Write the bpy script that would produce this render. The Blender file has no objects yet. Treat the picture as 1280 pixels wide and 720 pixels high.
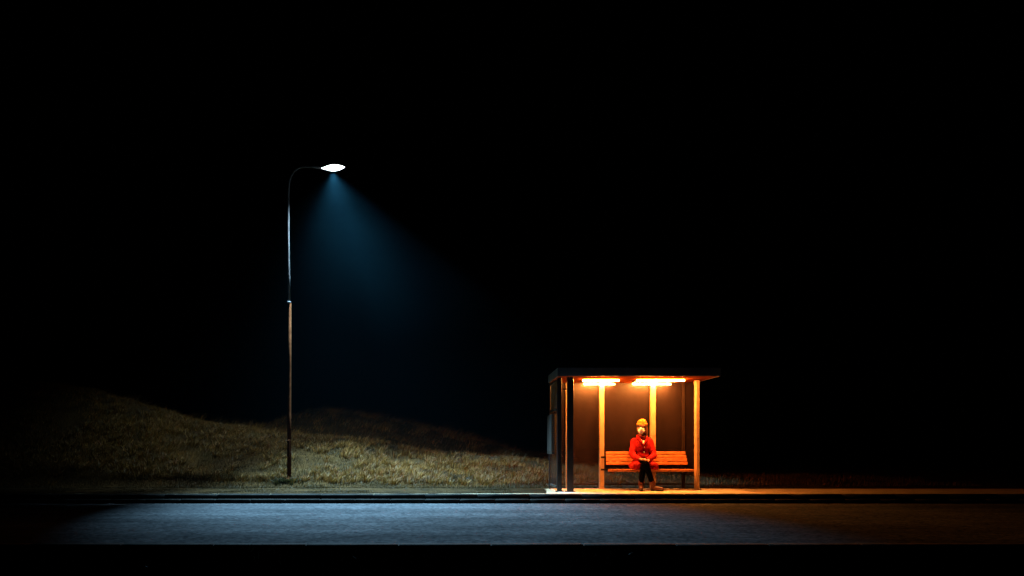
import bpy, bmesh, math, random
import numpy as np
from mathutils import Vector, Matrix, Quaternion
random.seed(7); rng = np.random.default_rng(11)
S = bpy.context.scene
COL = S.collection
PI = math.pi
R = math.radians

# ------------------------------------------------------------------ materials
def new_mat(name):
    m = bpy.data.materials.new(name); m.use_nodes = True
    nt = m.node_tree; nt.nodes.clear()
    out = nt.nodes.new('ShaderNodeOutputMaterial')
    return m, nt, out

def pbr(name, col, rough=.6, metal=0., spec=.5, noise=0., nscale=8., bump=0., bscale=60., rvar=0., col2=None, bdist=.004):
    m, nt, out = new_mat(name)
    b = nt.nodes.new('ShaderNodeBsdfPrincipled'); nt.links.new(b.outputs[0], out.inputs[0])
    b.inputs['Roughness'].default_value = rough; b.inputs['Metallic'].default_value = metal
    b.inputs['Specular IOR Level'].default_value = spec
    tc = nt.nodes.new('ShaderNodeTexCoord')
    if noise or col2:
        n = nt.nodes.new('ShaderNodeTexNoise'); n.inputs['Scale'].default_value = nscale; n.inputs['Detail'].default_value = 6
        nt.links.new(tc.outputs['Object'], n.inputs['Vector'])
        r = nt.nodes.new('ShaderNodeValToRGB'); nt.links.new(n.outputs['Fac'], r.inputs[0])
        r.color_ramp.elements[0].position = .35; r.color_ramp.elements[1].position = .65
        c2 = col2 or tuple(min(1, c*(1+noise)) for c in col)
        c1 = col if col2 else tuple(c*(1-noise) for c in col)
        r.color_ramp.elements[0].color = (*c1, 1); r.color_ramp.elements[1].color = (*c2, 1)
        nt.links.new(r.outputs[0], b.inputs['Base Color'])
        if rvar:
            mr = nt.nodes.new('ShaderNodeMapRange'); mr.inputs['To Min'].default_value = rough-rvar; mr.inputs['To Max'].default_value = rough+rvar
            nt.links.new(n.outputs['Fac'], mr.inputs['Value']); nt.links.new(mr.outputs[0], b.inputs['Roughness'])
    else:
        b.inputs['Base Color'].default_value = (*col, 1)
    if bump:
        n2 = nt.nodes.new('ShaderNodeTexNoise'); n2.inputs['Scale'].default_value = bscale; n2.inputs['Detail'].default_value = 5
        nt.links.new(tc.outputs['Object'], n2.inputs['Vector'])
        bp = nt.nodes.new('ShaderNodeBump'); bp.inputs['Strength'].default_value = bump; bp.inputs['Distance'].default_value = bdist
        nt.links.new(n2.outputs['Fac'], bp.inputs['Height']); nt.links.new(bp.outputs[0], b.inputs['Normal'])
    return m

def emit(name, col, strength):
    m, nt, out = new_mat(name)
    e = nt.nodes.new('ShaderNodeEmission'); e.inputs[0].default_value = (*col, 1); e.inputs[1].default_value = strength
    nt.links.new(e.outputs[0], out.inputs[0]); return m

def glass(name, clear=.8, tint=(1, 1, 1), dust=(.3, .3, .3), gloss=.5, grough=.08):
    """thin dusty architectural pane: transparent + dust film + fresnel gloss"""
    m, nt, out = new_mat(name)
    tr = nt.nodes.new('ShaderNodeBsdfTransparent'); tr.inputs[0].default_value = (*tint, 1)
    df = nt.nodes.new('ShaderNodeBsdfDiffuse')
    tc = nt.nodes.new('ShaderNodeTexCoord')
    mp = nt.nodes.new('ShaderNodeMapping'); mp.inputs['Scale'].default_value = (3, 3, .7)
    n = nt.nodes.new('ShaderNodeTexNoise'); n.inputs['Scale'].default_value = 2.5; n.inputs['Detail'].default_value = 7; n.inputs['Distortion'].default_value = .6
    nt.links.new(tc.outputs['Object'], mp.inputs[0]); nt.links.new(mp.outputs[0], n.inputs['Vector'])
    rp = nt.nodes.new('ShaderNodeMapRange'); rp.inputs['From Min'].default_value = .3; rp.inputs['From Max'].default_value = .7
    rp.inputs['To Min'].default_value = (1-clear)*.75; rp.inputs['To Max'].default_value = min(1, (1-clear)*1.3)
    nt.links.new(n.outputs['Fac'], rp.inputs['Value'])
    df.inputs[0].default_value = (*dust, 1)
    mx = nt.nodes.new('ShaderNodeMixShader'); nt.links.new(rp.outputs[0], mx.inputs[0])
    nt.links.new(tr.outputs[0], mx.inputs[1]); nt.links.new(df.outputs[0], mx.inputs[2])
    gl = nt.nodes.new('ShaderNodeBsdfGlossy'); gl.inputs['Roughness'].default_value = grough
    fr = nt.nodes.new('ShaderNodeFresnel'); fr.inputs[0].default_value = 1.45
    mu = nt.nodes.new('ShaderNodeMath'); mu.operation = 'MULTIPLY'; mu.inputs[1].default_value = gloss
    nt.links.new(fr.outputs[0], mu.inputs[0])
    m2 = nt.nodes.new('ShaderNodeMixShader'); nt.links.new(mu.outputs[0], m2.inputs[0])
    nt.links.new(mx.outputs[0], m2.inputs[1]); nt.links.new(gl.outputs[0], m2.inputs[2])
    nt.links.new(m2.outputs[0], out.inputs[0]); return m

M = dict(
    dark_paint=pbr('dark_paint', (.012, .012, .014), .4, spec=.4, noise=.3, nscale=12, rvar=.1),
    post_paint=pbr('post_paint', (.46, .28, .14), .42, noise=.12, nscale=9, rvar=.1),
    frame_paint=pbr('frame_paint', (.016, .008, .005), .6, spec=.15, noise=.2, nscale=14),
    roof_grey=pbr('roof_grey', (.16, .17, .175), .5, noise=.25, nscale=5, bump=.2, bscale=30),
    soffit=pbr('soffit', (.15, .034, .007), 1, spec=.0, noise=.2, nscale=4, rvar=.1),
    wood=pbr('wood', (.55, .17, .035), .45, noise=.25, nscale=16, rvar=.12, bump=.3, bscale=40),
    pole_dark=pbr('pole_base_paint', (.050, .017, .007), .95, spec=.0, noise=.3, nscale=18, rvar=.1),
    steel=pbr('steel', (.30, .28, .26), .4, metal=.6, noise=.2, nscale=20),
    case=pbr('case_paint', (.055, .044, .034), .5, noise=.15, nscale=10),
    pole=pbr('pole_paint', (.10, .10, .105), .42, metal=.2, noise=.25, nscale=18, rvar=.1),
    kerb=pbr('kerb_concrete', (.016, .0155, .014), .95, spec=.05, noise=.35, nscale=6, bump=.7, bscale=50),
    skin=pbr('skin', (.36, .18, .11), .5, noise=.08, nscale=20),
    coat=pbr('coat_wool', (.31, .004, .005), .85, spec=.15, noise=.15, nscale=14, bump=.5, bscale=150),
    trousers=pbr('trouser_cloth', (.0016, .0016, .002), 1, spec=.0, noise=.2, bump=.3, bscale=90),
    boot=pbr('boot_leather', (.07, .015, .007), .42, noise=.25, nscale=22, bump=.3, bscale=90),
    sole=pbr('boot_sole', (.015, .012, .01), .8),
    beanie=pbr('beanie_knit', (.45, .17, .02), .9, spec=.1, noise=.15, nscale=20, bump=.8, bscale=120, bdist=.006),
    hair=pbr('hair', (.09, .028, .012), .5, noise=.4, nscale=40, bump=.7, bscale=80),
    mask=pbr('mask_cloth', (.80, .78, .76), .8, noise=.03, bump=.2, bscale=120),
    eye=pbr('eye_white', (.75, .72, .70), .25), iris=pbr('iris', (.03, .015, .008), .2),
    blouse=pbr('blouse', (.72, .62, .52), .8, noise=.08, bump=.3),
    scarf=pbr('scarf', (.16, .012, .012), .9, noise=.3, nscale=30, bump=.6, bscale=90),
    button=pbr('button', (.03, .01, .01), .3),
    tube=emit('tube_light', (1, .31, .055), 1200),
    lens=emit('lamp_lens', (.82, .95, 1), 7),
    pane=glass('back_pane', .92, (.88, .84, .80), (.105, .060, .055), .22, .34),
    side=glass('side_pane', .95, (.85, .88, .88), (.20, .22, .22), .6),
    frost=glass('frosted_pane', .35, (.85, .95, .95), (.085, .115, .115), .35),
    paper=pbr('notice_paper', (.065, .054, .044), .7, noise=.2, nscale=6),
    soil=pbr('soil', (.022, .017, .012), .95, spec=.1, noise=.4, nscale=9, bump=.6, bscale=30),
)

def asphalt():
    m, nt, out = new_mat('asphalt')
    b = nt.nodes.new('ShaderNodeBsdfPrincipled'); nt.links.new(b.outputs[0], out.inputs[0])
    tc = nt.nodes.new('ShaderNodeTexCoord')
    def noise(scale, det=6, vec=None):
        n = nt.nodes.new('ShaderNodeTexNoise'); n.inputs['Scale'].default_value = scale; n.inputs['Detail'].default_value = det
        nt.links.new((vec or tc.outputs['Object']), n.inputs['Vector']); return n
    mp = nt.nodes.new('ShaderNodeMapping'); mp.inputs['Scale'].default_value = (.12, 1.2, 1)
    nt.links.new(tc.outputs['Object'], mp.inputs[0])
    lane = noise(1.1, 5, mp.outputs[0]); fine = noise(45, 4); mid = noise(6, 6)
    v = nt.nodes.new('ShaderNodeTexVoronoi'); v.inputs['Scale'].default_value = 26
    nt.links.new(tc.outputs['Object'], v.inputs['Vector'])
    r = nt.nodes.new('ShaderNodeValToRGB'); nt.links.new(v.outputs['Color'], r.inputs[0])
    r.color_ramp.elements[0].color = (.030, .033, .037, 1); r.color_ramp.elements[1].color = (.105, .11, .115, 1)
    mx = nt.nodes.new('ShaderNodeMix'); mx.data_type = 'RGBA'; mx.blend_type = 'MULTIPLY'; mx.inputs[0].default_value = .6
    nt.links.new(r.outputs[0], mx.inputs[6]); nt.links.new(mid.outputs['Fac'], mx.inputs[7])
    mr = nt.nodes.new('ShaderNodeMapRange'); mr.inputs['From Min'].default_value = .3; mr.inputs['From Max'].default_value = .7
    mr.inputs['To Min'].default_value = .72; mr.inputs['To Max'].default_value = .9
    nt.links.new(lane.outputs['Fac'], mr.inputs['Value']); nt.links.new(mr.outputs[0], b.inputs['Roughness'])
    big = noise(.55, 8); big.inputs['Distortion'].default_value = 1.2
    st = nt.nodes.new('ShaderNodeMapRange'); st.inputs['From Min'].default_value = .38; st.inputs['From Max'].default_value = .62
    st.inputs['To Min'].default_value = .85; st.inputs['To Max'].default_value = 1.1; nt.links.new(big.outputs['Fac'], st.inputs['Value'])
    tr_ = nt.nodes.new('ShaderNodeMapRange'); tr_.inputs['From Min'].default_value = .35; tr_.inputs['From Max'].default_value = .65
    tr_.inputs['To Min'].default_value = .72; tr_.inputs['To Max'].default_value = 1.15; nt.links.new(lane.outputs['Fac'], tr_.inputs['Value'])
    cv = nt.nodes.new('ShaderNodeTexVoronoi'); cv.feature = 'DISTANCE_TO_EDGE'; cv.inputs['Scale'].default_value = .32
    wv = nt.nodes.new('ShaderNodeVectorMath'); wv.operation = 'ADD'; sc_ = nt.nodes.new('ShaderNodeVectorMath'); sc_.operation = 'SCALE'; sc_.inputs['Scale'].default_value = .5
    nt.links.new(noise(2.2, 6).outputs['Color'], sc_.inputs[0]); nt.links.new(sc_.outputs[0], wv.inputs[0]); nt.links.new(tc.outputs['Object'], wv.inputs[1]); nt.links.new(wv.outputs[0], cv.inputs['Vector'])
    cr = nt.nodes.new('ShaderNodeMapRange'); cr.inputs['From Min'].default_value = .001; cr.inputs['From Max'].default_value = .007
    cr.inputs['To Min'].default_value = .72; cr.inputs['To Max'].default_value = 1; nt.links.new(cv.outputs['Distance'], cr.inputs['Value'])
    m1 = nt.nodes.new('ShaderNodeMath'); m1.operation = 'MULTIPLY'; nt.links.new(st.outputs[0], m1.inputs[0]); nt.links.new(cr.outputs[0], m1.inputs[1])
    m2 = nt.nodes.new('ShaderNodeMath'); m2.operation = 'MULTIPLY'; nt.links.new(m1.outputs[0], m2.inputs[0]); nt.links.new(tr_.outputs[0], m2.inputs[1])
    mm = nt.nodes.new('ShaderNodeMix'); mm.data_type = 'RGBA'; mm.blend_type = 'MULTIPLY'; mm.inputs[0].default_value = 1
    nt.links.new(mx.outputs[2], mm.inputs[6]); nt.links.new(m2.outputs[0], mm.inputs[7])
    nt.links.new(mm.outputs[2], b.inputs['Base Color']); b.inputs['Specular IOR Level'].default_value = .0
    ad = nt.nodes.new('ShaderNodeMath'); ad.operation = 'ADD'
    nt.links.new(v.outputs['Distance'], ad.inputs[0]); nt.links.new(fine.outputs['Fac'], ad.inputs[1])
    bp = nt.nodes.new('ShaderNodeBump'); bp.inputs['Strength'].default_value = .12; bp.inputs['Distance'].default_value = .004
    nt.links.new(ad.outputs[0], bp.inputs['Height']); nt.links.new(bp.outputs[0], b.inputs['Normal'])
    return m
M['asphalt'] = asphalt()

def paving():
    m, nt, out = new_mat('footway')
    b = nt.nodes.new('ShaderNodeBsdfPrincipled'); nt.links.new(b.outputs[0], out.inputs[0])
    tc = nt.nodes.new('ShaderNodeTexCoord')
    br = nt.nodes.new('ShaderNodeTexBrick'); br.inputs['Scale'].default_value = 1.0; br.offset = .5
    br.inputs['Brick Width'].default_value = .6; br.inputs['Row Height'].default_value = .6; br.inputs['Mortar Size'].default_value = .008
    br.inputs['Color1'].default_value = (.50, .38, .22, 1); br.inputs['Color2'].default_value = (.43, .33, .20, 1); br.inputs['Mortar'].default_value = (.03, .03, .025, 1)
    nt.links.new(tc.outputs['Object'], br.inputs['Vector'])
    n = nt.nodes.new('ShaderNodeTexNoise'); n.inputs['Scale'].default_value = 7; n.inputs['Detail'].default_value = 8
    nt.links.new(tc.outputs['Object'], n.inputs['Vector'])
    mr = nt.nodes.new('ShaderNodeMapRange'); mr.inputs['To Min'].default_value = .55; mr.inputs['To Max'].default_value = 1.4; nt.links.new(n.outputs['Fac'], mr.inputs['Value'])
    mx = nt.nodes.new('ShaderNodeMix'); mx.data_type = 'RGBA'; mx.blend_type = 'MULTIPLY'; mx.inputs[0].default_value = 1
    nt.links.new(br.outputs['Color'], mx.inputs[6]); nt.links.new(mr.outputs[0], mx.inputs[7])
    nt.links.new(mx.outputs[2], b.inputs['Base Color']); b.inputs['Roughness'].default_value = .8; b.inputs['Specular IOR Level'].default_value = .25
    bp = nt.nodes.new('ShaderNodeBump'); bp.inputs['Strength'].default_value = .4; bp.inputs['Distance'].default_value = .006
    nt.links.new(n.outputs['Fac'], bp.inputs['Height']); nt.links.new(bp.outputs[0], b.inputs['Normal'])
    return m
M['paving'] = paving()

def grass_mat(name, rough=.6, trans=.25):
    m, nt, out = new_mat(name)
    at = nt.nodes.new('ShaderNodeAttribute'); at.attribute_name = 'blade'
    d = nt.nodes.new('ShaderNodeBsdfPrincipled'); d.inputs['Roughness'].default_value = rough; d.inputs['Specular IOR Level'].default_value = .2
    t = nt.nodes.new('ShaderNodeBsdfTranslucent')
    nt.links.new(at.outputs['Color'], d.inputs['Base Color']); nt.links.new(at.outputs['Color'], t.inputs[0])
    mx = nt.nodes.new('ShaderNodeMixShader'); mx.inputs[0].default_value = trans
    nt.links.new(d.outputs[0], mx.inputs[1]); nt.links.new(t.outputs[0], mx.inputs[2]); nt.links.new(mx.outputs[0], out.inputs[0])
    return m
M['grass'] = grass_mat('grass_blades')

# ------------------------------------------------------------------ helpers
def tag(o, label=None, cat=None, group=None, kind=None):
    for k, v in (('label', label), ('category', cat), ('group', group), ('kind', kind)):
        if v: o[k] = v
    return o
def thing(name, loc, label, cat):
    o = bpy.data.objects.new(name, None); o.empty_display_size = .2; COL.objects.link(o); o.location = loc
    return tag(o, label, cat)
def org(o):
    while o.parent: o = o.parent
    return Vector(o.location)
def link(name, me, mat, parent=None, loc=None, smooth=False):
    """mesh given in world coordinates; origin goes to the thing's base"""
    o = bpy.data.objects.new(name, me); COL.objects.link(o)
    L = org(parent) if parent else Vector(loc or (0, 0, 0))
    me.transform(Matrix.Translation(-L))
    if parent: o.parent = parent
    else: o.location = L
    if mat: me.materials.append(mat)
    if smooth:
        for p in me.polygons: p.use_smooth = True
    return o
class MB:
    def __init__(s): s.bm = bmesh.new()
    def box(s, x0, x1, y0, y1, z0, z1, bev=0.0, rot=None):
        c = Vector(((x0+x1)/2, (y0+y1)/2, (z0+z1)/2))
        r = bmesh.ops.create_cube(s.bm, size=1)
        vs = r['verts']
        bmesh.ops.scale(s.bm, vec=(abs(x1-x0), abs(y1-y0), abs(z1-z0)), verts=vs)
        if bev:
            es = list({e for v in vs for e in v.link_edges})
            q = bmesh.ops.bevel(s.bm, geom=es, offset=bev, segments=2, affect='EDGES', profile=.5)
            vs = list({v for f in q['faces'] for v in f.verts} | {v for v in vs if v.is_valid})
        if rot is not None: bmesh.ops.rotate(s.bm, cent=(0, 0, 0), matrix=rot, verts=vs)
        bmesh.ops.translate(s.bm, vec=c, verts=vs)
        return s
    def tube(s, pts, rad, seg=12, cap=True):
        pts = [Vector(p) for p in pts]
        if not isinstance(rad, (list, tuple)): rad = [rad]*len(pts)
        rings = []; up = None
        for i, p in enumerate(pts):
            d = (pts[min(i+1, len(pts)-1)]-pts[max(i-1, 0)]).normalized()
            if up is None: up = d.orthogonal().normalized()
            else: up = (up-d*up.dot(d)).normalized()
            w = d.cross(up)
            rings.append([s.bm.verts.new(p+(up*math.cos(a)+w*math.sin(a))*rad[i]) for a in [2*PI*k/seg for k in range(seg)]])
        for a, b in zip(rings, rings[1:]):
            for k in range(seg): s.bm.faces.new((a[k], a[(k+1) % seg], b[(k+1) % seg], b[k]))
        if cap: s.bm.faces.new(rings[0][::-1]); s.bm.faces.new(rings[-1])
        return s
    def ell(s, c, r, q=None, sub=2):
        m = Matrix.Translation(Vector(c)) @ (q.to_matrix().to_4x4() if q is not None else Matrix.Identity(4)) @ Matrix.Diagonal((*(r if hasattr(r, '__len__') else (r, r, r)), 1))
        bmesh.ops.create_icosphere(s.bm, subdivisions=sub, radius=1, matrix=m); return s
    def chain(s, pts, rads, step=.35, flat=None):
        for (a, ra), (b, rb) in zip(zip(pts, rads), list(zip(pts, rads))[1:]):
            a = Vector(a); b = Vector(b); n = max(2, int((b-a).length/(min(ra, rb)*step))+1)
            for k in range(n+1):
                t = k/n; s.ell(a.lerp(b, t), ra+(rb-ra)*t, sub=1 if ra < .02 else 2)
        return s
    def me(s, name):
        bmesh.ops.recalc_face_normals(s.bm, faces=s.bm.faces)
        me = bpy.data.meshes.new(name); s.bm.to_mesh(me); s.bm.free(); return me
    def build(s, name, mat, parent=None, loc=None, smooth=False):
        return link(name, s.me(name), mat, parent, loc, smooth)
def boxes(name, mat, parent, lst, bev=.003):
    for b in lst:
        m = MB(); m.box(*b, bev); m.build(name, mat, parent)
def fuse(mb, name, vox, smooth=4, wrinkle=None):
    """voxel-join overlapping lumps into one continuous smooth skin"""
    me = mb.me(name+'_raw'); o = bpy.data.objects.new(name+'_raw', me); COL.objects.link(o)
    md = o.modifiers.new('r', 'REMESH'); md.mode = 'VOXEL'; md.voxel_size = vox
    s = o.modifiers.new('s', 'SMOOTH'); s.factor = .5; s.iterations = smooth
    dg = bpy.context.evaluated_depsgraph_get()
    m2 = bpy.data.meshes.new_from_object(o.evaluated_get(dg)); m2.name = name
    bpy.data.objects.remove(o)
    if wrinkle: wrinkle(m2)
    return m2
def npmesh(name, V, F):
    me = bpy.data.meshes.new(name)
    V = np.asarray(V, np.float32); F = np.asarray(F, np.int32); k = F.shape[1]
    me.vertices.add(len(V)); me.vertices.foreach_set('co', V.ravel())
    me.loops.add(F.size); me.loops.foreach_set('vertex_index', F.ravel())
    me.polygons.add(len(F)); me.polygons.foreach_set('loop_start', np.arange(0, F.size, k, dtype=np.int32))
    me.update(calc_edges=True); me.validate(); return me

_lat = rng.random((256, 256))
def vnoise(x, y):
    xi = np.floor(x).astype(int); yi = np.floor(y).astype(int); fx = x-xi; fy = y-yi
    fx = fx*fx*(3-2*fx); fy = fy*fy*(3-2*fy)
    g = lambda a, b: _lat[a % 256, b % 256]
    return (g(xi, yi)*(1-fx)+g(xi+1, yi)*fx)*(1-fy)+(g(xi, yi+1)*(1-fx)+g(xi+1, yi+1)*fx)*fy
def fbm(x, y, o=4):
    r = 0; a = .5
    for i in range(o): r = r+a*vnoise(x*2**i+17*i, y*2**i+31*i); a *= .5
    return r-.47

# ------------------------------------------------------------------ camera
EYE = .8; FPX = 1029.0
cam = bpy.data.cameras.new('camera'); co = bpy.data.objects.new('camera', cam); COL.objects.link(co)
co.location = (0, 0, EYE); co.rotation_euler = (PI/2, 0, 0)
cam.sensor_width = 36; cam.lens = FPX/1280*36
cam.shift_x = 65/1280; cam.shift_y = 200/1280; cam.clip_end = 3000; cam.clip_start = .05
S.camera = co

# ------------------------------------------------------------------ terrain
ROAD_Z = -.15; KERB_Y = 14.2; BACK_Y = 16.16; NEAR_Y = 8.1
C1x = np.array([-60, -16, -10.2, -8.4, -6.6, -4.4, -3.5, -2.4, -1.5, -.3, 1.5, 2.5, 4.5, 6.5, 10, 60])
C1z = np.array([2.2, 2.6, 2.34, 1.96, 1.42, 1.10, 1.02, .98, .78, .62, .44, .32, .16, .05, .0, 0])
C2x = np.array([-60, -14, -9, -6.6, -5.3, -4.7, -3.4, -2.0, -.4, .7, 3.1, 6, 12, 60])
C2z = np.array([1.0, 1.0, .9, 1.45, 2.0, 2.12, 1.95, 1.66, 1.30, 1.02, .36, .1, 0, 0])
def sm(t): t = np.clip(t, 0, 1); return t*t*(3-2*t)
def height(x, y):
    x = np.asarray(x, float); y = np.asarray(y, float)
    c1 = np.interp(x, C1x, C1z); c2 = np.interp(x, C2x, C2z)
    t = np.clip((y-16.55)/(20.5-16.55), 0, 1)
    up = c1*(.55*np.sin(t*PI/2)+.45*sm(t))
    dip = np.minimum(c1, c2)*.75
    a = c1+(dip-c1)*sm((y-20.5)/3.0)
    b = dip+(c2-dip)*sm((y-23.5)/4.5)
    e = c2*(1-sm((y-28)/14))
    h = np.where(y < 20.5, up, np.where(y < 23.5, a, np.where(y < 28, b, e)))
    amp = sm((y-16.4)/1.5)*(1-sm((y-60)/40))
    rough = 1+1.0*sm((-3.5-x)/2.5)*(1-sm((y-19)/3))
    h = h+amp*(fbm(x*.55, y*.55, 3)*.22+fbm(x*2.6+9, y*2.6, 2)*.10*rough)*(.35+np.clip(c1, 0, 1)*.65)
    return h+.004
def ground_h(x, y):
    h = height(x, y)
    h = np.where(y <= BACK_Y, -.12, h)
    h = np.where(y <= KERB_Y+.2, -.35, h)
    n = (NEAR_Y-y)
    d = ROAD_Z-.03-np.clip(n-.10, 0, 1.7)*.85+np.clip(n-3.8, 0, 2.0)*.25 + fbm(x*1.3, y*1.3, 3)*.07*sm((n-.15)/.6)  # near bank invented and steepened to keep lamp light off it
    return np.where(y <= NEAR_Y, d, h)
xs = np.unique(np.concatenate([np.linspace(-400, -40, 14), np.linspace(-40, -15, 26), np.linspace(-15, 12, 226), np.linspace(12, 40, 30), np.linspace(40, 400, 14)]))
ys = np.unique(np.concatenate([np.linspace(-60, 3, 22), np.linspace(3, NEAR_Y, 44), [NEAR_Y+.004, KERB_Y+.2, KERB_Y+.204, BACK_Y, BACK_Y+.004], np.linspace(10, 14, 3), np.linspace(16.3, 30, 118), np.linspace(30.5, 60, 40), np.linspace(65, 700, 24)]))
X, Y = np.meshgrid(xs, ys)
Z = ground_h(X, Y)
V = np.stack([X.ravel(), Y.ravel(), Z.ravel()], 1)
nx, ny = len(xs), len(ys)
i, j = np.meshgrid(np.arange(nx-1), np.arange(ny-1)); b0 = (j*nx+i).ravel()
F = np.stack([b0, b0+1, b0+nx+1, b0+nx], 1)
def ground_mat():
    m, nt, out = new_mat('ground_soil')
    b = nt.nodes.new('ShaderNodeBsdfPrincipled'); nt.links.new(b.outputs[0], out.inputs[0])
    tc = nt.nodes.new('ShaderNodeTexCoord')
    n = nt.nodes.new('ShaderNodeTexNoise'); n.inputs['Scale'].default_value = 2.2; n.inputs['Detail'].default_value = 10
    n2 = nt.nodes.new('ShaderNodeTexNoise'); n2.inputs['Scale'].default_value = 28; n2.inputs['Detail'].default_value = 6
    for q in (n, n2): nt.links.new(tc.outputs['Object'], q.inputs['Vector'])
    r = nt.nodes.new('ShaderNodeValToRGB'); nt.links.new(n.outputs['Fac'], r.inputs[0])
    r.color_ramp.elements[0].position = .35; r.color_ramp.elements[0].color = (.016, .009, .003, 1)
    r.color_ramp.elements[1].position = .7; r.color_ramp.elements[1].color = (.040, .021, .006, 1)
    nt.links.new(r.outputs[0], b.inputs['Base Color']); b.inputs['Roughness'].default_value = 1; b.inputs['Specular IOR Level'].default_value = .05
    bp = nt.nodes.new('ShaderNodeBump'); bp.inputs['Strength'].default_value = .8; bp.inputs['Distance'].default_value = .05
    nt.links.new(n2.outputs['Fac'], bp.inputs['Height']); nt.links.new(bp.outputs[0], b.inputs['Normal'])
    return m
tag(link('ground', npmesh('ground', V, F), ground_mat(), smooth=True), kind='structure')

# road, kerb, footway
def strip(name, y0, y1, z, mat, nxs=120, x0=-400, x1=400, wob=0):
    xx = np.concatenate([[x0], np.linspace(-30, 30, nxs), [x1]])
    yy = np.linspace(y0, y1, 8); A, B = np.meshgrid(xx, yy)
    C = np.full(A.shape, float(z))
    if wob: B = B+fbm(A*.8, B*0+3, 3)*wob*((B == B.min()) | (B == B.max()))
    n = len(xx); a, b = np.meshgrid(np.arange(n-1), np.arange(7)); k = (b*n+a).ravel()
    return link(name, npmesh(name, np.stack([A.ravel(), B.ravel(), C.ravel()], 1), np.stack([k, k+1, k+n+1, k+n], 1)), mat)
tag(strip('road', NEAR_Y, KERB_Y-.09, ROAD_Z, M['asphalt']), kind='structure')

def profile(name, prof, mat, x0=-60, x1=60, n=240, wob=.004, stone=.9, gap=.006):
    """extruded kerb: prof = closed (y, z) outline; a fine notch every stone length"""
    xx = []; sc = []
    x = x0
    while x < x1:
        xx += [x+gap, x+gap*2.2, x+stone*.5, x+stone-gap*1.2, x+stone]; sc += [0, 1, 1, 1, 0]; x += stone
    m = len(prof); yc = sum(p[0] for p in prof)/m; zc = sum(p[1] for p in prof)/m
    V = []
    for k, (x, s) in enumerate(zip(xx, sc)):
        st = k//5; dy = math.sin(st*12.9)*wob; dz = math.sin(st*7.7+1)*wob*.15
        for (y, z) in prof:
            f = 0 if s else .010
            V.append((x, y+dy+(f if y < yc else -f), z+dz-(f if z > zc else 0)))
    F = []
    for k in range(len(xx)-1):
        for q in range(m):
            a = k*m+q; b = k*m+(q+1) % m; F.append((a, b, b+m, a+m))
    return link(name, npmesh(name, V, F), mat)
ky = KERB_Y
tag(profile('kerb', [(ky, -.10), (ky, -.015), (ky+.015, -.001), (ky+.125, .003), (ky+.125, -.2), (ky+.02, -.2)], M['kerb']), kind='structure')
tag(profile('kerb_step', [(ky-.10, -.22), (ky-.10, -.09), (ky-.092, -.08), (ky+.018, -.075), (ky+.018, -.22)], M['kerb'], stone=.6, wob=.0012), kind='structure')
tag(profile('road_edge', [(NEAR_Y-.12, -.3), (NEAR_Y-.12, ROAD_Z+.0), (NEAR_Y-.108, ROAD_Z+.012), (NEAR_Y+.002, ROAD_Z+.014), (NEAR_Y+.006, -.3)], M['kerb'], wob=.006), kind='structure')
pv = MB(); pv.box(-60, 60, ky+.128, BACK_Y, -.1, 0)
tag(pv.build('pavement', M['paving']), kind='structure')
M['lit_pad_mat'] = pbr('lit_floor', (.55, .46, .33), .8, spec=.2, noise=.18, nscale=3.5, bump=.4, bscale=40, col2=(.70, .60, .43))  # paler than the paving: the shelter's pool of light put into colour
pd = MB(); pd.box(1.78, 5.3, 14.42, 16.14, -.02, .004, .002)  # slab added under the shelter to carry that brighter tone
lit_pad = tag(pd.build('lit_floor_pad', M['lit_pad_mat']), kind='structure')

def encroach(x): return 14.37+np.abs(fbm(np.asarray(x)*1.5, np.asarray(x)*0, 3))*.2+.08*sm((np.asarray(x)+.8)/2)+1.8*sm((np.asarray(x)-1.5)/.22)
xx = np.linspace(-60, 1.6, 700); yb_ = np.full(700, BACK_Y+.02); ye = np.minimum(encroach(xx), BACK_Y)
Vv = np.concatenate([np.stack([xx, ye, np.full(700, .006)], 1), np.stack([xx, (ye+yb_)/2, np.full(700, .016)], 1), np.stack([xx, yb_, np.full(700, .012)], 1)])
kk = np.arange(699); Fv = np.concatenate([np.stack([kk+o, kk+1+o, kk+701+o, kk+700+o], 1) for o in (0, 700)])
tag(link('grass_verge', npmesh('grass_verge', Vv, Fv), ground_mat()), kind='structure')  # overgrown strip, carried on towards the shelter to dull the lamp-lit paving

# ------------------------------------------------------------------ grass
def blades(name, P, L, Wd, lean, colr, label, sink=.015, seg=3):
    n = len(L)
    up = np.array([0, 0, 1.0])
    th = rng.random(n)*2*PI
    side = np.stack([np.cos(th), np.sin(th), np.zeros(n)], 1)*Wd[:, None]
    Vs = []
    for k in range(seg+1):
        t = k/seg
        c = P+up*(L*t*(1-.25*t*np.linalg.norm(lean, axis=1)))[:, None]+np.concatenate([lean*(L*t*t)[:, None], np.zeros((n, 1))], 1)
        c[:, 2] -= sink*(k == 0)
        w = (1-t)**.7
        if k < seg: Vs += [c-side*w*.5, c+side*w*.5]
        else: Vs += [c]
    m = 2*seg+1
    Vx = np.stack(Vs, 1).reshape(-1, 3)
    b = np.arange(n)*m; F = []
    for k in range(seg-1):
        F += [np.stack([b+2*k, b+2*k+1, b+2*k+3], 1), np.stack([b+2*k, b+2*k+3, b+2*k+2], 1)]
    F += [np.stack([b+2*seg-2, b+2*seg-1, b+2*seg], 1)]
    me = npmesh(name, Vx, np.concatenate(F))
    at = me.color_attributes.new('blade', 'FLOAT_COLOR', 'POINT')
    c4 = np.concatenate([np.repeat(colr, m, 0), np.ones((n*m, 1))], 1).astype(np.float32)
    at.data.foreach_set('color', c4.ravel())
    o = link(name, me, M['grass'])
    return tag(o, label, 'grass', kind='stuff')
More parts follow.
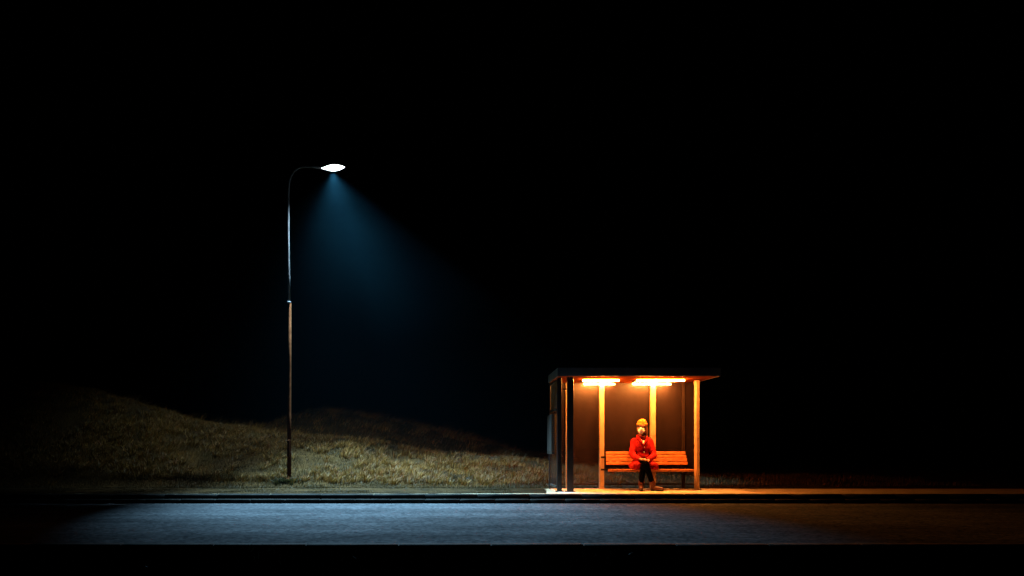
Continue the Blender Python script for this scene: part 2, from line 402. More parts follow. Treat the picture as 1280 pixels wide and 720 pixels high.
def palette(n, cols, j=.25):
    c = np.array(cols); k = rng.integers(0, len(c), n)
    t = rng.random((n, 1)); k2 = rng.integers(0, len(c), n)
    return (c[k]*(1-t)+c[k2]*t)*(1+j*(rng.random((n, 1))*2-1))
def scatter(n, x0, x1, y0, y1, thr=None, f=1.6):
    x = rng.uniform(x0, x1, n); y = rng.uniform(y0, y1, n)
    if thr is not None:
        k = fbm(x*f, y*f, 3) + rng.random(n)*.35-.17 > thr; x, y = x[k], y[k]
    return x, y
DRY = [(.120, .054, .007), (.085, .044, .006), (.155, .072, .011), (.050, .031, .005), (.125, .036, .005)]
GREEN = [(.026, .018, .003), (.034, .022, .004), (.020, .015, .003), (.048, .025, .005)]
def field(name, n, x0, x1, y0, y1, L0, L1, w0, w1, cols, label, leanx=.5, thr=None, f=1.6, zoff=0):
    x, y = scatter(n, x0, x1, y0, y1, thr, f); n = len(x)
    z = ground_h(x, y)
    cl = .35+1.5*np.clip(fbm(x*1.7+5, y*1.7, 3)+.42, 0, 1)**1.3
    L = rng.uniform(L0, L1, n)*cl; W = rng.uniform(w0, w1, n)
    g = fbm(x*.7, y*.7+40, 2)
    lean = np.stack([leanx+g*1.2+rng.normal(0, .35, n), rng.normal(0, .4, n)], 1)
    pc = palette(n, cols)
    if n > 0 and cols is DRY:
        gpatch = sm((fbm(x*.8+60, y*.8+11, 3)+.02)/.16)[:, None]; pc = pc*(1-gpatch)+palette(n, GREEN)*gpatch*1.1
        pc = pc*(.45+.95*sm((fbm(x*2.4+3, y*2.4+70, 3)+.16)/.34))[:, None]
    return x, y, z, L, W, lean, pc
def make(name, parts, label):
    cat = [np.concatenate([p[k] for p in parts]) for k in range(7)]
    return blades(name, np.stack(cat[:3], 1), cat[3], cat[4], cat[5], cat[6], label)
hill = [
    field('a', 95000, -13, 3.5, 16.9, 21.5, .05, .16, .006, .012, DRY, '', .5, -.12, .9),
    field('b', 60000, -12, 4.5, 21.5, 30, .10, .28, .008, .014, DRY, '', .9, -.12),
    field('s', 80000, -12, 3.4, 16.6, 21.5, .04, .11, .005, .009, DRY, '', .4, -.4),
    field('c', 12000, 3.5, 11, 16.9, 24, .08, .18, .007, .012, DRY+GREEN, '', .4, -.08),
    field('d', 9000, -13, 2.5, 19.6, 21.8, .25, .42, .004, .007, DRY, '', .9, .0),
    field('e', 9000, -9, 4, 26.5, 30, .28, .5, .006, .010, DRY, '', 1.1, -.05),
]
# coarse weedy clumps on the rough left bank
cx, cy = scatter(2600, -13, -3.0, 16.9, 21.2, -.04, .9)
nb = 50; k = np.repeat(np.arange(len(cx)), nb); ang = rng.random(len(k))*2*PI; rr = np.abs(rng.normal(0, .07, len(k)))
x = cx[k]+np.cos(ang)*rr; y = cy[k]+np.sin(ang)*rr
hill.append((x, y, ground_h(x, y), rng.uniform(.06, .19, len(k)), rng.uniform(.007, .016, len(k)), np.stack([np.cos(ang), np.sin(ang)], 1)*rng.uniform(.3, 1.1, len(k))[:, None]+np.array([.25, 0]), palette(len(k), DRY+GREEN[:2], .3)))
# orange-brown tussocks lower down towards the shelter
cx, cy = scatter(700, -3.2, 3.4, 16.8, 20.5, -.05, 1.2)
k = np.repeat(np.arange(len(cx)), nb); ang = rng.random(len(k))*2*PI; rr = np.abs(rng.normal(0, .06, len(k)))
x = cx[k]+np.cos(ang)*rr; y = cy[k]+np.sin(ang)*rr
hill.append((x, y, ground_h(x, y), rng.uniform(.07, .2, len(k)), rng.uniform(.007, .014, len(k)), np.stack([np.cos(ang), np.sin(ang)], 1)*rng.uniform(.2, .9, len(k))[:, None]+np.array([.3, 0]), palette(len(k), DRY, .3)))
make('hill_grass', hill, 'rough dry grass covering the bank behind the road and shelter')
lawn = [field('f', 52000, -13, 7.5, 16.17, 17.3, .025, .07, .004, .008, GREEN, '', .1, -.2),
        field('g', 90000, -13, 1.7, 14.5, 16.16, .02, .045, .004, .007, GREEN, '', .1, -.12)]
for p in lawn[1:]:
    p[2][:] = .0
    k = p[1] > encroach(p[0])+rng.normal(0, .08, len(p[0])); lawn[1] = tuple(q[k] for q in p)
make('lawn_grass', lawn, 'short green grass along the back of the pavement')
verge = [field('h', 8000, -12, 12, 6.2, 7.95, .05, .16, .006, .012, [(.005, .006, .003), (.009, .008, .004)], '', .1, -.1)]
make('verge_grass', verge, 'dark sparse grass on the near side of the road')

# ------------------------------------------------------------------ street lamp
LY = 17.0; LZ = float(height(-3.53, LY))
def lx(px, d=LY): return (px-575)*d/FPX
def lz(py, d=LY): return EYE+(560-py)*d/FPX
base = Vector((lx(361.3), LY, LZ-.02))
lamp = thing('street_lamp', base, 'tall thin street lamp with curved arm and glowing white head, standing in the grass', 'street lamp')
MB().tube([(lx(361.3), LY, LZ-.1), (lx(361.5), LY, lz(520)), (lx(362.3), LY, lz(450)), (lx(362.8), LY, lz(379))], [.046, .040, .030, .023], 16).build('lower_pole', M['pole_dark'], lamp, smooth=True)
MB().tube([(lx(361.0), LY, lz(379.2)), (lx(361.0), LY, lz(378.8)), (lx(361.0), LY, lz(377.2)), (lx(361.0), LY, lz(376.6))], [.026, .044, .044, .030], 16).build('collar', M['pole'], lamp, smooth=True)
MB().tube([(lx(361.3), LY, LZ-.05), (lx(361.3), LY, LZ+.06), (lx(361.3), LY, LZ+.07)], [.075, .075, .058], 16).build('base_sleeve', M['pole_dark'], lamp, smooth=True)
dr = MB(); dr.box(lx(361.4)-.032, lx(361.4)+.032, LY-.062, LY-.046, LZ+.5, LZ+.85, .006); dr.build('access_door', M['pole_dark'], lamp)
up = [(lx(361.5), lz(378)), (lx(360.9), lz(340)), (lx(360.2), lz(290)), (lx(360.4), lz(240)), (lx(361.2), lz(229)), (lx(363.5), lz(220.5)), (lx(367.5), lz(214)), (lx(373), lz(210)), (lx(380), lz(208.6)), (lx(390), lz(208.6)), (lx(402), lz(210.2))]
MB().tube([(a, LY, b) for a, b in up], [.030, .029, .027, .025, .024, .023, .022, .022, .021, .021, .021], 14).build('upper_arm', M['pole'], lamp, smooth=True)
hx0, hx1, hz = lx(401), lx(431), lz(208.8)
def shell(zs0, zs1, a0, a1, name, mat, wy=.11):
    bm = bmesh.new(); prof = [(0, .012), (.06, .16), (.16, .35), (.30, .72), (.45, .98), (.60, 1.0), (.75, .82), (.88, .50), (.96, .22), (1, .02)]
    rows = []
    for t, r in prof:
        x = hx0+(hx1-hx0)*t; zc = hz-.025*(1-t)
        rows.append([bm.verts.new((x, LY+math.cos(a)*r*wy, zc+(math.sin(a)*r*(zs1 if math.sin(a) > 0 else zs0)))) for a in [a0+(a1-a0)*k/16 for k in range(17)]])
    for a, b in zip(rows, rows[1:]):
        for k in range(16): bm.faces.new((a[k], a[k+1], b[k+1], b[k]))
    me = bpy.data.meshes.new(name); bmesh.ops.recalc_face_normals(bm, faces=bm.faces); bm.to_mesh(me); bm.free()
    return link(name, me, mat, lamp, smooth=True)
shell(.062, .056, R(-215), R(35), 'lens', M['lens'])
shell(.062, .060, R(33), R(147), 'lamp_housing', M['pole'], .114)
sp = bpy.data.lights.new('street_light', 'SPOT'); so = bpy.data.objects.new('street_light', sp); COL.objects.link(so)
so.location = ((hx0+hx1)/2, LY, hz-.10); sp.energy = 29000; sp.color = (.36, .71, 1.0)
sp.spot_size = R(64); sp.spot_blend = 1.0; sp.shadow_soft_size = .06
def aim(o, d, sc=(1, 1, 1), skew=0.0):
    z = -Vector(d).normalized(); y = Vector((-skew, 1, 0)).normalized(); x = y.cross(z).normalized(); y = z.cross(x)
    o.rotation_euler = Matrix((x, y, z)).transposed().to_euler(); o.scale = sc
aim(so, (math.tan(R(9)), -.32, -1), (1, 1.7, 1), .24)
s2 = bpy.data.lights.new('street_light_spill', 'SPOT'); s2o = bpy.data.objects.new('street_light_spill', s2); COL.objects.link(s2o)
s2o.location = ((hx0+hx1)/2, LY, hz-.10); s2.energy = 3300; s2.color = (.52, .80, 1.0); s2.spot_size = R(102); s2.spot_blend = .9; s2.shadow_soft_size = .06
aim(s2o, (-.12, .42, -1), (1, 1.15, 1))

s3 = bpy.data.lights.new('street_light_side_lobe', 'SPOT'); s3o = bpy.data.objects.new('street_light_side_lobe', s3); COL.objects.link(s3o)
s3o.location = ((hx0+hx1)/2, LY, hz-.10); s3.energy = 12500; s3.color = (.38, .72, 1.0); s3.spot_size = R(46); s3.spot_blend = .4; s3.shadow_soft_size = .06
aim(s3o, (math.tan(R(33)), .20, -1), (1, .8, 1))

# dark weeds round the pole foot
def weeds(name, c, n, r, L, cols, label):
    ang = rng.random(n)*2*PI; rr = np.abs(rng.normal(0, r, n)); x = c[0]+np.cos(ang)*rr*1.8; y = c[1]+np.sin(ang)*rr
    me_o = blades(name, np.stack([x, y, ground_h(x, y)], 1), rng.uniform(L*.4, L, n), rng.uniform(.015, .035, n), np.stack([np.cos(ang), np.sin(ang)], 1)*rng.uniform(.3, 1.3, n)[:, None], palette(n, cols, .3), label)
    me = me_o.data; L0 = Vector((c[0], c[1], float(ground_h(c[0], c[1])))); me.transform(Matrix.Translation(-L0)); me_o.location = L0
    del me_o['kind']; me_o['category'] = 'weeds'; return me_o
weeds('weed_clump', (lx(361)-.04, LY-.10), 500, .08, .15, [(.012, .012, .003), (.025, .020, .006)], 'low dark clump of weeds round the foot of the street lamp')

# ------------------------------------------------------------------ bus shelter
def sx(px, d): return (px-575)*d/FPX
x0, x1, yf, yb = 1.745, 4.66, 14.7, 16.3
zu, zt = 2.085, 2.235
sh = thing('bus_shelter', ((x0+x1)/2, 15.6, 0), 'small bus shelter with flat dark roof, glazed walls and orange tube lighting', 'bus shelter')
r = MB(); r.box(x0+.03, x1-.03, yf+.03, yb-.03, zu+.012, zt-.012)
roof = r.build('roof', M['roof_grey'], sh)
M['fascia'] = pbr('fascia_paint', (.06, .062, .065), .45, noise=.25, nscale=6, rvar=.1)
boxes('fascia', M['fascia'], roof, [(x0, x1, yf, yf+.028, zu, zt), (x0, x1, yb-.028, yb, zu, zt)], .004)
boxes('end_trim', M['roof_grey'], roof, [(x0, x0+.026, yf+.029, yb-.029, zu, zt), (x1-.026, x1, yf+.029, yb-.029, zu, zt)], .004)
w5 = (x1-x0-.06)/5
boxes('soffit_panel', M['soffit'], roof, [(x0+.03+w5*k+.003, x0+.03+w5*(k+1)-.003, yf+.03, yb-.03, zu+.001, zu+.011) for k in range(5)], .001)
yP = 16.10   # rear post line
def post(pxa, pxb, y0, dep, mat, zb=0.0, foot=True, name='post', z1=None):
    a, b = sx(pxa, y0), sx(pxb, y0)
    m = MB(); m.box(a, b, y0, y0+dep, zb, z1 or zu, .006)
    o = m.build(name, mat, sh)
    if foot:
        q = MB(); q.box(a-.03, b+.03, y0-.03, y0+dep+.03, 0.002, .012, .003)
        for u in (a-.018, b+.018):
            for w in (y0-.016, y0+dep+.016): q.tube([(u, w, .012), (u, w, .022)], .007, 6)
        q.build('foot_plate', mat, o)
    return o
post(696.8, 702.3, 15.02, .09, M['dark_paint'])
post(709.2, 717.0, 14.92, .10, M['dark_paint'])
post(749.6, 755.3, 16.02, .10, M['post_paint'])
post(813.6, 819.8, 16.02, .10, M['post_paint'])
post(870.6, 874.6, 15.60, .16, M['post_paint'])
post(852.6, 856.6, 16.10, .06, M['frame_paint'], foot=False, name='mullion')
post(707.3, 708.9, 16.08, .04, M['post_paint'], foot=False, name='mullion')
# front return: rail and clear pane between the two dark front posts
MB().box(sx(702.4, 15.05), sx(709.1, 15.0), 15.00, 15.03, 1.86, 1.885, .003).build('rail', M['frame_paint'], sh)
# rear wall: tinted panes between the posts with top and bottom rails
zb0, zb1 = .11, 2.075
edges = [(1.81, 2.06), (2.09, 2.705), (2.825, 3.70), (3.83, 4.33), (4.41, 4.585)]
for a, b in edges:
    p = MB(); p.box(a, b, 16.125, 16.133, zb0, zb1); pn = p.build('rear_pane', M['pane'], sh)
    boxes('pane_rail', M['frame_paint'], pn, [(a, b, 16.112, 16.146, zb0-.035, zb0-.001)])
# left end wall: frosted upper pane, clear lower pane, frame
X0, X1 = 1.772, 1.780
q = MB(); q.box(X0, X1, 15.12, 16.05, 1.535, 2.02); q.build('side_pane', M['frost'], sh)
q = MB(); q.box(X0, X1, 15.12, 16.05, .11, 1.485); q.build('side_pane', M['side'], sh)
boxes('side_rail', M['case'], sh, [(X0-.014, X1+.014, 15.12, 16.05, z0, z1) for z0, z1 in ((.07, .108), (1.487, 1.533), (2.022, 2.06))])
post(686.6, 688.4, 16.06, .06, M['dark_paint'], foot=False, name='mullion')
# notice case outside the left end wall
q = MB(); q.box(1.692, 1.756, 15.22, 15.98, .685, 1.43, .006); cs = q.build('notice_case', M['case'], sh)
q = MB(); q.box(1.688, 1.6915, 15.26, 15.94, .735, 1.38); q.build('notice_sheet', M['paper'], cs)
boxes('case_bracket', M['steel'], cs, [(1.7565, 1.7715, 15.5, 15.56, z, z+.04) for z in (.8, 1.3)], .001)
# fluorescent fittings: a batten with two tubes each
def fitting(ax, bx, ya, ax2, bx2, ybk, ra=.0135, rb=.008):
    q = MB(); q.box(min(ax, ax2)+.03, max(bx, bx2)-.03, ya+.05, ybk-.03, zu-.018, zu-.001, .004)
    b = q.build('light_batten', M['frame_paint'], sh)
    for a, c, y, rr in ((ax, bx, ya, ra), (ax2, bx2, ybk, rb)):
        t = MB(); z = 2.061 if y < 15.6 else 2.040
        t.tube([(a, y, z), (a+.012, y, z), (c-.012, y, z), (c, y, z)], [rr*.5, rr, rr, rr*.5], 14).build('tube', M['tube'], b, smooth=True)
fitting(sx(728.5, 15.35), sx(773.5, 15.35), 15.35, sx(729.5, 15.95), sx(768, 16.0), 15.975)
fitting(sx(796, 15.35), sx(855.5, 15.35), 15.35, sx(791, 15.95), sx(838, 16.0), 15.975)

# ------------------------------------------------------------------ bench
bn = thing('bench', (3.6, 15.75, 0), 'slatted orange wooden bench fixed along the rear of the bus shelter', 'bench')
bx0, bx1 = 2.83, 4.375
for k in range(4):
    z = .475+k*.066; y = 15.925+k*.012
    q = MB(); q.box(bx0-.0, bx1+(.03-.01*k), y, y+.028, z, z+.058, .006, Matrix.Rotation(R(-10), 3, 'X')); q.build('back_slat', M['wood'], bn)
for k in range(4):
    y = 15.44+k*.115
    q = MB(); q.box(bx0+.02, bx1+.02, y, y+.100, .355-(.004*k), .402-(.004*k), .008); q.build('seat_slat', M['wood'], bn)
for x in (bx0+.08, 3.6, bx1-.08):
    q = MB(); q.tube([(x, 15.47, .330), (x, 15.95, .325), (x, 15.995, .36), (x, 16.003, .72)], [.010, .014, .014, .010], 10)
    q.build('bracket', M['frame_paint'], bn, smooth=True)
boxes('support_rail', M['frame_paint'], bn, [(2.74, 4.40, 16.0185, 16.046, .60, .64), (2.74, 4.40, 16.0185, 16.046, .36, .40)])

# ------------------------------------------------------------------ person
PX = 3.49
body = MB()
hipL, hipR = (3.415, 15.76, .475), (3.565, 15.76, .475)
knL, knR = (3.362, 15.30, .455), (3.472, 15.27, .478)
anL, anR = (3.352, 15.235, .10), (3.575, 15.225, .10)
body.ell((PX, 15.79, .50), (.165, .12, .11)); body.ell((PX, 15.80, .64), (.135, .10, .14)); body.ell((PX, 15.80, .82), (.160, .110, .18))
body.chain([(3.36, 15.80, .935), (3.62, 15.80, .935)], [.055, .055])
body.chain([(PX, 15.80, .96), (3.484, 15.77, 1.09)], [.062, .052])
hc = Vector((3.478, 15.745, 1.185)); fq = Quaternion((0, 0, 1), R(-20)) @ Quaternion((1, 0, 0), R(6))   # head turned a little to its right
def hp(x, y, z): return hc+fq @ Vector((x, y, z))   # face looks along -y
body.ell(hc, (.074, .094, .105), fq); body.ell(hp(0, .012, .02), (.077, .092, .09), fq); body.ell(hp(0, -.035, -.065), (.045, .045, .042), fq)
body.ell(hp(0, -.085, .008), (.020, .014, .012), fq)
body.chain([hp(0, -.088, .01), hp(0, -.108, -.022)], [.010, .014]); body.ell(hp(0, -.088, -.052), (.024, .012, .010), fq)
for s in (-1, 1):
    body.ell(hp(s*.078, .01, -.005), (.012, .022, .032), fq); body.ell(hp(s*.034, -.070, -.030), (.022, .020, .022), fq)
    body.ell(hp(s*.032, -.084, .034), (.024, .010, .008), fq)
shL, shR = (3.335, 15.80, .925), (3.645, 15.80, .925)
elL, elR = (3.295, 15.70, .665), (3.685, 15.70, .665)
wrL, wrR = (3.368, 15.385, .590), (3.520, 15.40, .575)
body.chain([shL, elL, wrL], [.048, .038, .026]); body.chain([shR, elR, wrR], [.048, .038, .026])
knA, knB = (3.448, 15.235, .498), (3.408, 15.335, .420)
body.chain([hipL, (3.42, 15.55, .50), knA, anR], [.076, .066, .050, .036]); body.chain([hipR, (3.50, 15.55, .455), knB, anL], [.078, .066, .050, .036])
for an, toe in ((anL, (3.315, 15.07, .04)), (anR, (3.70, 15.11, .04))):
    body.chain([an, (an[0], an[1]+.01, .05), toe], [.036, .036, .026])
def hand(mb, wrist, d, up, thumb_side, spread=.018):
    d = Vector(d).normalized(); up = Vector(up); up = (up-d*up.dot(d)).normalized(); sd = d.cross(up)*thumb_side
    w = Vector(wrist)
    for t in np.linspace(0, 1, 7):
        for u in (-1, -.33, .33, 1): mb.ell(w+d*(.012+.068*t)+sd*(u*(.016+.014*t)), (.013, .013, .012), sub=1)
    for k, ln in enumerate((.068, .076, .071, .056)):
        b = w+d*.082+sd*(.030-.0200*k)+up*.002
        p = [b]; a = 0
        for sgm, bend in ((.44, 18), (.31, 38), (.25, 30)):
            a += R(bend); p.append(p[-1]+(d*math.cos(a)-up*math.sin(a))*ln*sgm)
        mb.chain(p, [.0092, .0088, .0080, .0070], step=.5)
    b = w+d*.022+sd*.024
    p = [b, b+(d*.6+sd*.75-up*.1).normalized()*.036, b+(d*.6+sd*.75-up*.1).normalized()*.036+(d*.92+sd*.25-up*.35).normalized()*.046]
    mb.chain(p, [.0135, .0110, .0085], step=.5)
hand(body, (3.375, 15.365, .602), (.62, -.78, -.12), (0, -.1, 1), 1)
hand(body, (3.515, 15.375, .582), (-.72, -.68, -.10), (0, -.1, 1), -1)
me = fuse(body, 'person', .0055, 3)
person = link('person', me, M['skin'], None, (PX, 15.6, 0), smooth=True)
tag(person, 'person seated on the bench in red coat, yellow knit hat and white face mask', 'person')
def cloth(amp, f, seed=0, vert=True):
    def w(me):
        n = len(me.vertices); c = np.empty(n*3, np.float32); me.vertices.foreach_get('co', c); c = c.reshape(-1, 3)
        nr = np.empty(n*3, np.float32); me.vertices.foreach_get('normal', nr); nr = nr.reshape(-1, 3)
        h = fbm(c[:, 0]*f+seed, c[:, 2]*f*.7+c[:, 1]*f*.4, 3)+.6*fbm(c[:, 0]*f*.4+c[:, 1]*f+7, c[:, 2]*f+seed, 3)
        c = c+nr*(h*amp)[:, None]; me.vertices.foreach_set('co', c.astype(np.float32).ravel()); me.update()
    return w
def part(mb, name, mat, vox=.007, smooth=4, wr=None, cut=None):
    me = fuse(mb, name, vox, smooth, wr)
    if cut:
        bm = bmesh.new(); bm.from_mesh(me)
        bmesh.ops.delete(bm, geom=[f for f in bm.faces if cut(f.calc_center_median())], context='FACES'); bm.to_mesh(me); bm.free()
    return link(name, me, mat, person, smooth=True)
# trousers
t = MB(); t.ell((PX, 15.78, .50), (.172, .13, .105))
t.chain([hipL, (3.42, 15.55, .50), knA, (3.563, 15.228, .135)], [.090, .078, .062, .048]); t.chain([hipR, (3.50, 15.55, .455), knB, (3.362, 15.25, .17)], [.090, .078, .060, .048])
part(t, 'trousers', M['trousers'], .008, 4, cloth(.018, 14, 3))
# boots
for nm, kn, an, toe in (('l', knB, anL, (3.312, 15.06, .045)), ('r', knA, anR, (3.705, 15.10, .045))):
    v = Vector(kn)-Vector(an); top = Vector(an)+v*(.34 if nm == 'l' else .16)
    t = MB(); t.chain([top, an, (an[0], an[1]+.012, .065), toe], [.057, .047, .046, .036])
    b = part(t, 'boot', M['boot'], .006, 4, cloth(.006, 22, 5), lambda c: c.z < .018)
    dv = (Vector(toe)-Vector((an[0], an[1]+.012, .045))); dv.z = 0; L = dv.length; dn = dv.normalized()
    s = MB(); s.chain([Vector((an[0], an[1]+.012, .022))-dn*.012, Vector((toe[0], toe[1], .022))], [.044, .037])
    me = fuse(s, 'sole', .006, 2)
    for vv in me.vertices: vv.co.z = .003+max(0, min(.026, (vv.co.z+.022)*.40))
    link('sole', me, M['sole'], b, smooth=True)
# blouse and scarf under the coat
t = MB(); t.ell((PX, 15.795, .82), (.165, .117, .185)); t.chain([(3.38, 15.80, .935), (3.60, 15.80, .935)], [.058, .058])
part(t, 'blouse', M['blouse'], .008, 3, cloth(.006, 20, 2))
t = MB()
for k in range(28):
    a = 2*PI*k/28; t.ell((3.486+math.cos(a)*.066, 15.782+math.sin(a)*.064, 1.035+.012*math.sin(a)), (.028, .028, .030))
part(t, 'scarf', M['scarf'], .006, 3, cloth(.010, 30, 8))
# coat
t = MB()
t.ell((PX, 15.80, .50), (.195, .150, .13)); t.ell((PX, 15.80, .64), (.170, .138, .15)); t.ell((PX, 15.795, .82), (.180, .138, .19))
t.chain([(3.355, 15.80, .925), (3.625, 15.80, .925)], [.074, .074]); t.ell((PX, 15.81, .965), (.105, .090, .045))
t.chain([shL, (3.287, 15.72, .70), (3.295, 15.66, .645), (3.358, 15.43, .592)], [.070, .066, .066, .050])
t.chain([shR, (3.697, 15.72, .70), (3.688, 15.66, .645), (3.535, 15.43, .582)], [.070, .066, .066, .050])
t.chain([(3.385, 15.76, .495), (3.315, 15.40, .468)], [.118, .078]); t.chain([(3.60, 15.76, .495), (3.625, 15.40, .470)], [.118, .070])
t.chain([(3.285, 15.72, .46), (3.275, 15.42, .445)], [.07, .052]); t.chain([(3.69, 15.72, .46), (3.675, 15.43, .445)], [.07, .052])
t.chain([(3.285, 15.40, .48), (3.298, 15.385, .425)], [.042, .030]); t.chain([(3.665, 15.41, .48), (3.66, 15.395, .425)], [.042, .030])
def vneck(c): return c.y < 15.76 and c.z > .845 and abs(c.x-3.487) < (c.z-.845)*.48
coat = part(t, 'coat', M['coat'], .007, 4, cloth(.034, 10, 1), vneck)
for s in (-1, 1):
    t = MB(); t.chain([(3.487, 15.652, .845), (3.487+s*.045, 15.655, .92), (3.487+s*.085, 15.70, .995), (3.487+s*.088, 15.79, 1.035), (3.487+s*.03, 15.865, 1.045)], [.014, .026, .026, .024, .024])
    me = fuse(t, 'lapel', .006, 3, cloth(.006, 25, 4)); link('lapel', me, M['coat'], coat, smooth=True)
for k, z in enumerate((.81, .72, .63)):
    y = 15.652-.004*k
    MB().tube([(3.505, y-.012, z), (3.505, y+.02, z)], [.013, .013], 12).build('button', M['button'], coat, smooth=True)
# head gear
t = MB()
t.ell(hp(0, .02, .03), (.088, .108, .102), fq)
t.chain([hp(.07, .0, .03), hp(.082, .01, -.04), hp(.080, -.01, -.12), hp(.075, -.03, -.17)], [.030, .034, .032, .022])
t.chain([hp(-.07, .03, .03), hp(-.078, .035, -.05), hp(-.06, .04, -.12)], [.028, .028, .022])
t.chain([hp(.045, .08, -.02), hp(.04, .085, -.13)], [.05, .04]); t.chain([hp(-.035, .08, -.02), hp(-.03, .085, -.13)], [.05, .04])
t.chain([hp(-.064, -.052, .050), hp(-.03, -.080, .050), hp(0.02, -.088, .048), hp(.062, -.056, .040), hp(.078, -.028, -.01), hp(.074, -.035, -.08)], [.018, .019, .020, .022, .024, .022])
part(t, 'hair', M['hair'], .006, 3, cloth(.012, 34, 6), lambda c: (lambda l: l.y < -.03 and l.z < .030 and abs(l.x) < .050)(fq.inverted() @ (c-hc)))
t = MB(); t.ell(hp(0, .025, .085), (.094, .112, .090), fq); t.ell(hp(0.004, .040, .125), (.060, .070, .050), fq)
me = fuse(t, 'beanie', .006, 5, cloth(.006, 16, 9))
bm = bmesh.new(); bm.from_mesh(me); bmesh.ops.delete(bm, geom=[f for f in bm.faces if (fq.inverted() @ (f.calc_center_median()-hc)).z < .052], context='FACES'); bm.to_mesh(me); bm.free()
bean = link('beanie', me, M['beanie'], person, smooth=True)
t = MB(); rb = []
for k in range(41):
    a = 2*PI*k/40; rb.append(hp(math.cos(a)*.090, .022+math.sin(a)*.107, .062+.004*math.sin(a)))
bm = bmesh.new(); rows = []
for k in range(40):
    a = 2*PI*k/40; rows.append([bm.verts.new(hp(math.cos(a)*(.091+o), .022+math.sin(a)*(.108+o), z)) for o, z in ((0, .045), (.008, .050), (.010, .070), (.007, .088), (-.002, .092))])
for k in range(40):
    A, B = rows[k], rows[(k+1) % 40]
    for q in range(4): bm.faces.new((A[q], B[q], B[q+1], A[q+1]))
me = bpy.data.meshes.new('cuff'); bmesh.ops.recalc_face_normals(bm, faces=bm.faces); bm.to_mesh(me); bm.free(); link('cuff', me, M['beanie'], bean, smooth=True)
t = MB(); t.ell(hp(0, -.062, -.048), (.066, .056, .064), fq); t.ell(hp(0, -.100, -.022), (.030, .026, .038), fq)
mk = part(t, 'face_mask', M['mask'], .005, 5, cloth(.004, 24, 2), lambda c: (fq.inverted() @ (c-hc)).y > -.045)
for s in (-1, 1):
    t = MB(); t.tube([hp(s*.052, -.055, -.02), hp(s*.072, -.02, -.005), hp(s*.088, .02, -.002), hp(s*.070, -.02, -.040), hp(s*.050, -.055, -.062)], .0018, 6); t.build('ear_loop', M['mask'], mk)
for s in (-1, 1):
    e = MB(); e.ell(hp(s*.031, -.0815, .019), (.0125, .008, .0075), fq, 3); ey = e.build('eye', M['eye'], person, smooth=True)
    e = MB(); e.ell(hp(s*.031, -.0875, .019), (.0055, .003, .0055), fq, 2); e.build('iris', M['iris'], ey, smooth=True)
    e = MB(); e.chain([hp(s*.017, -.0925, .036), hp(s*.033, -.0925, .041), hp(s*.047, -.082, .036)], [.003, .0036, .0024]); e.build('eyebrow', M['hair'], person, smooth=True)

# ------------------------------------------------------------------ night air
def air(density):
    m, nt, out = new_mat('haze_air'); v = nt.nodes.new('ShaderNodeVolumePrincipled')
    v.inputs['Density'].default_value = density; v.inputs['Color'].default_value = (.2, .74, 1, 1); v.inputs['Anisotropy'].default_value = .0
    nt.links.new(v.outputs[0], out.inputs['Volume']); return m
hz_ = MB(); hz_.box(-405, 405, -65, 705, -4.0, 7.6)
tag(hz_.build('haze', air(.00006)), 'thin night mist in the air around the street lamp', 'haze', kind='stuff')

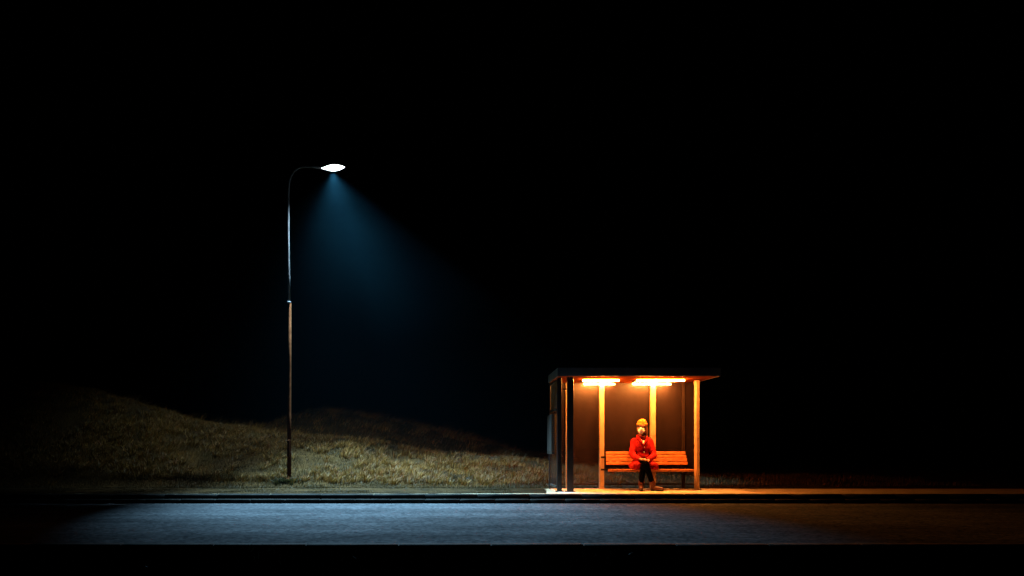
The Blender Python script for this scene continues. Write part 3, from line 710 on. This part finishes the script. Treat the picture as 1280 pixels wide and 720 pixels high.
def beam_mist_mat():
    m, nt, out = new_mat('beam_mist_air'); v = nt.nodes.new('ShaderNodeVolumePrincipled'); v.inputs['Color'].default_value = (.2, .74, 1, 1)
    tc = nt.nodes.new('ShaderNodeTexCoord'); ln = nt.nodes.new('ShaderNodeVectorMath'); ln.operation = 'LENGTH'; sc = nt.nodes.new('ShaderNodeVectorMath'); sc.operation = 'DIVIDE'
    sc.inputs[1].default_value = MR; nt.links.new(tc.outputs['Object'], sc.inputs[0]); nt.links.new(sc.outputs[0], ln.inputs[0])
    mr = nt.nodes.new('ShaderNodeMapRange'); mr.interpolation_type = 'SMOOTHSTEP'; mr.inputs['From Min'].default_value = 1; mr.inputs['From Max'].default_value = .25; nt.links.new(ln.outputs['Value'], mr.inputs['Value'])
    n = nt.nodes.new('ShaderNodeTexNoise'); n.inputs['Scale'].default_value = .8; n.inputs['Detail'].default_value = 3; nt.links.new(tc.outputs['Object'], n.inputs['Vector'])
    nr = nt.nodes.new('ShaderNodeMapRange'); nr.inputs['From Min'].default_value = .3; nr.inputs['From Max'].default_value = .7; nr.inputs['To Min'].default_value = .35; nr.inputs['To Max'].default_value = 1.5; nt.links.new(n.outputs['Fac'], nr.inputs['Value'])
    mu = nt.nodes.new('ShaderNodeMath'); mu.operation = 'MULTIPLY'; nt.links.new(mr.outputs[0], mu.inputs[0]); nt.links.new(nr.outputs[0], mu.inputs[1])
    m2 = nt.nodes.new('ShaderNodeMath'); m2.operation = 'MULTIPLY'; m2.inputs[1] .default_value = .00018; nt.links.new(mu.outputs[0], m2.inputs[0]); nt.links.new(m2.outputs[0], v.inputs['Density'])
    nt.links.new(v.outputs[0], out.inputs['Volume']); return m
MR = (3.5, 4.2, 2.5); MC = (-.75, 17.0, 5.2)  # volume added and sized so the lamp beam fades out midway
q = MB(); q.ell(MC, MR, None, 3)
tag(q.build('mist', beam_mist_mat(), None, MC), 'faint patch of mist added to shape the street lamp beam', 'mist', kind='stuff')

# ------------------------------------------------------------------ world + moonless night sky
w = bpy.data.worlds.new('World'); S.world = w; w.use_nodes = True
nt = w.node_tree; bg = nt.nodes['Background']
sky = nt.nodes.new('ShaderNodeTexSky'); sky.sky_type = 'NISHITA'; sky.sun_disc = False; sky.sun_elevation = R(-3); sky.sun_rotation = R(200)
nt.links.new(sky.outputs[0], bg.inputs[0]); bg.inputs[1].default_value = .0004
sun = bpy.data.lights.new('night_sky_light', 'SUN'); su = bpy.data.objects.new('night_sky_light', sun); COL.objects.link(su)
sun.energy = .0006; sun.angle = R(10); sun.color = (.7, .8, 1); su.rotation_euler = (R(35), 0, R(-160)); su.location = (0, 0, 20)

# ------------------------------------------------------------------ render settings
S.view_settings.view_transform = 'Standard'; S.view_settings.look = 'None'; S.view_settings.gamma = 1
S.view_settings.use_curve_mapping = False; S.view_settings.exposure = 0
S.render.engine = 'CYCLES'
cy_ = S.cycles; cy_.use_denoising = True
try: cy_.denoiser = 'OPENIMAGEDENOISE'
except Exception: pass
cy_.max_bounces = 8; cy_.transparent_max_bounces = 16; cy_.volume_bounces = 0; cy_.diffuse_bounces = 3
cy_.sample_clamp_indirect = 4; cy_.use_adaptive_sampling = False
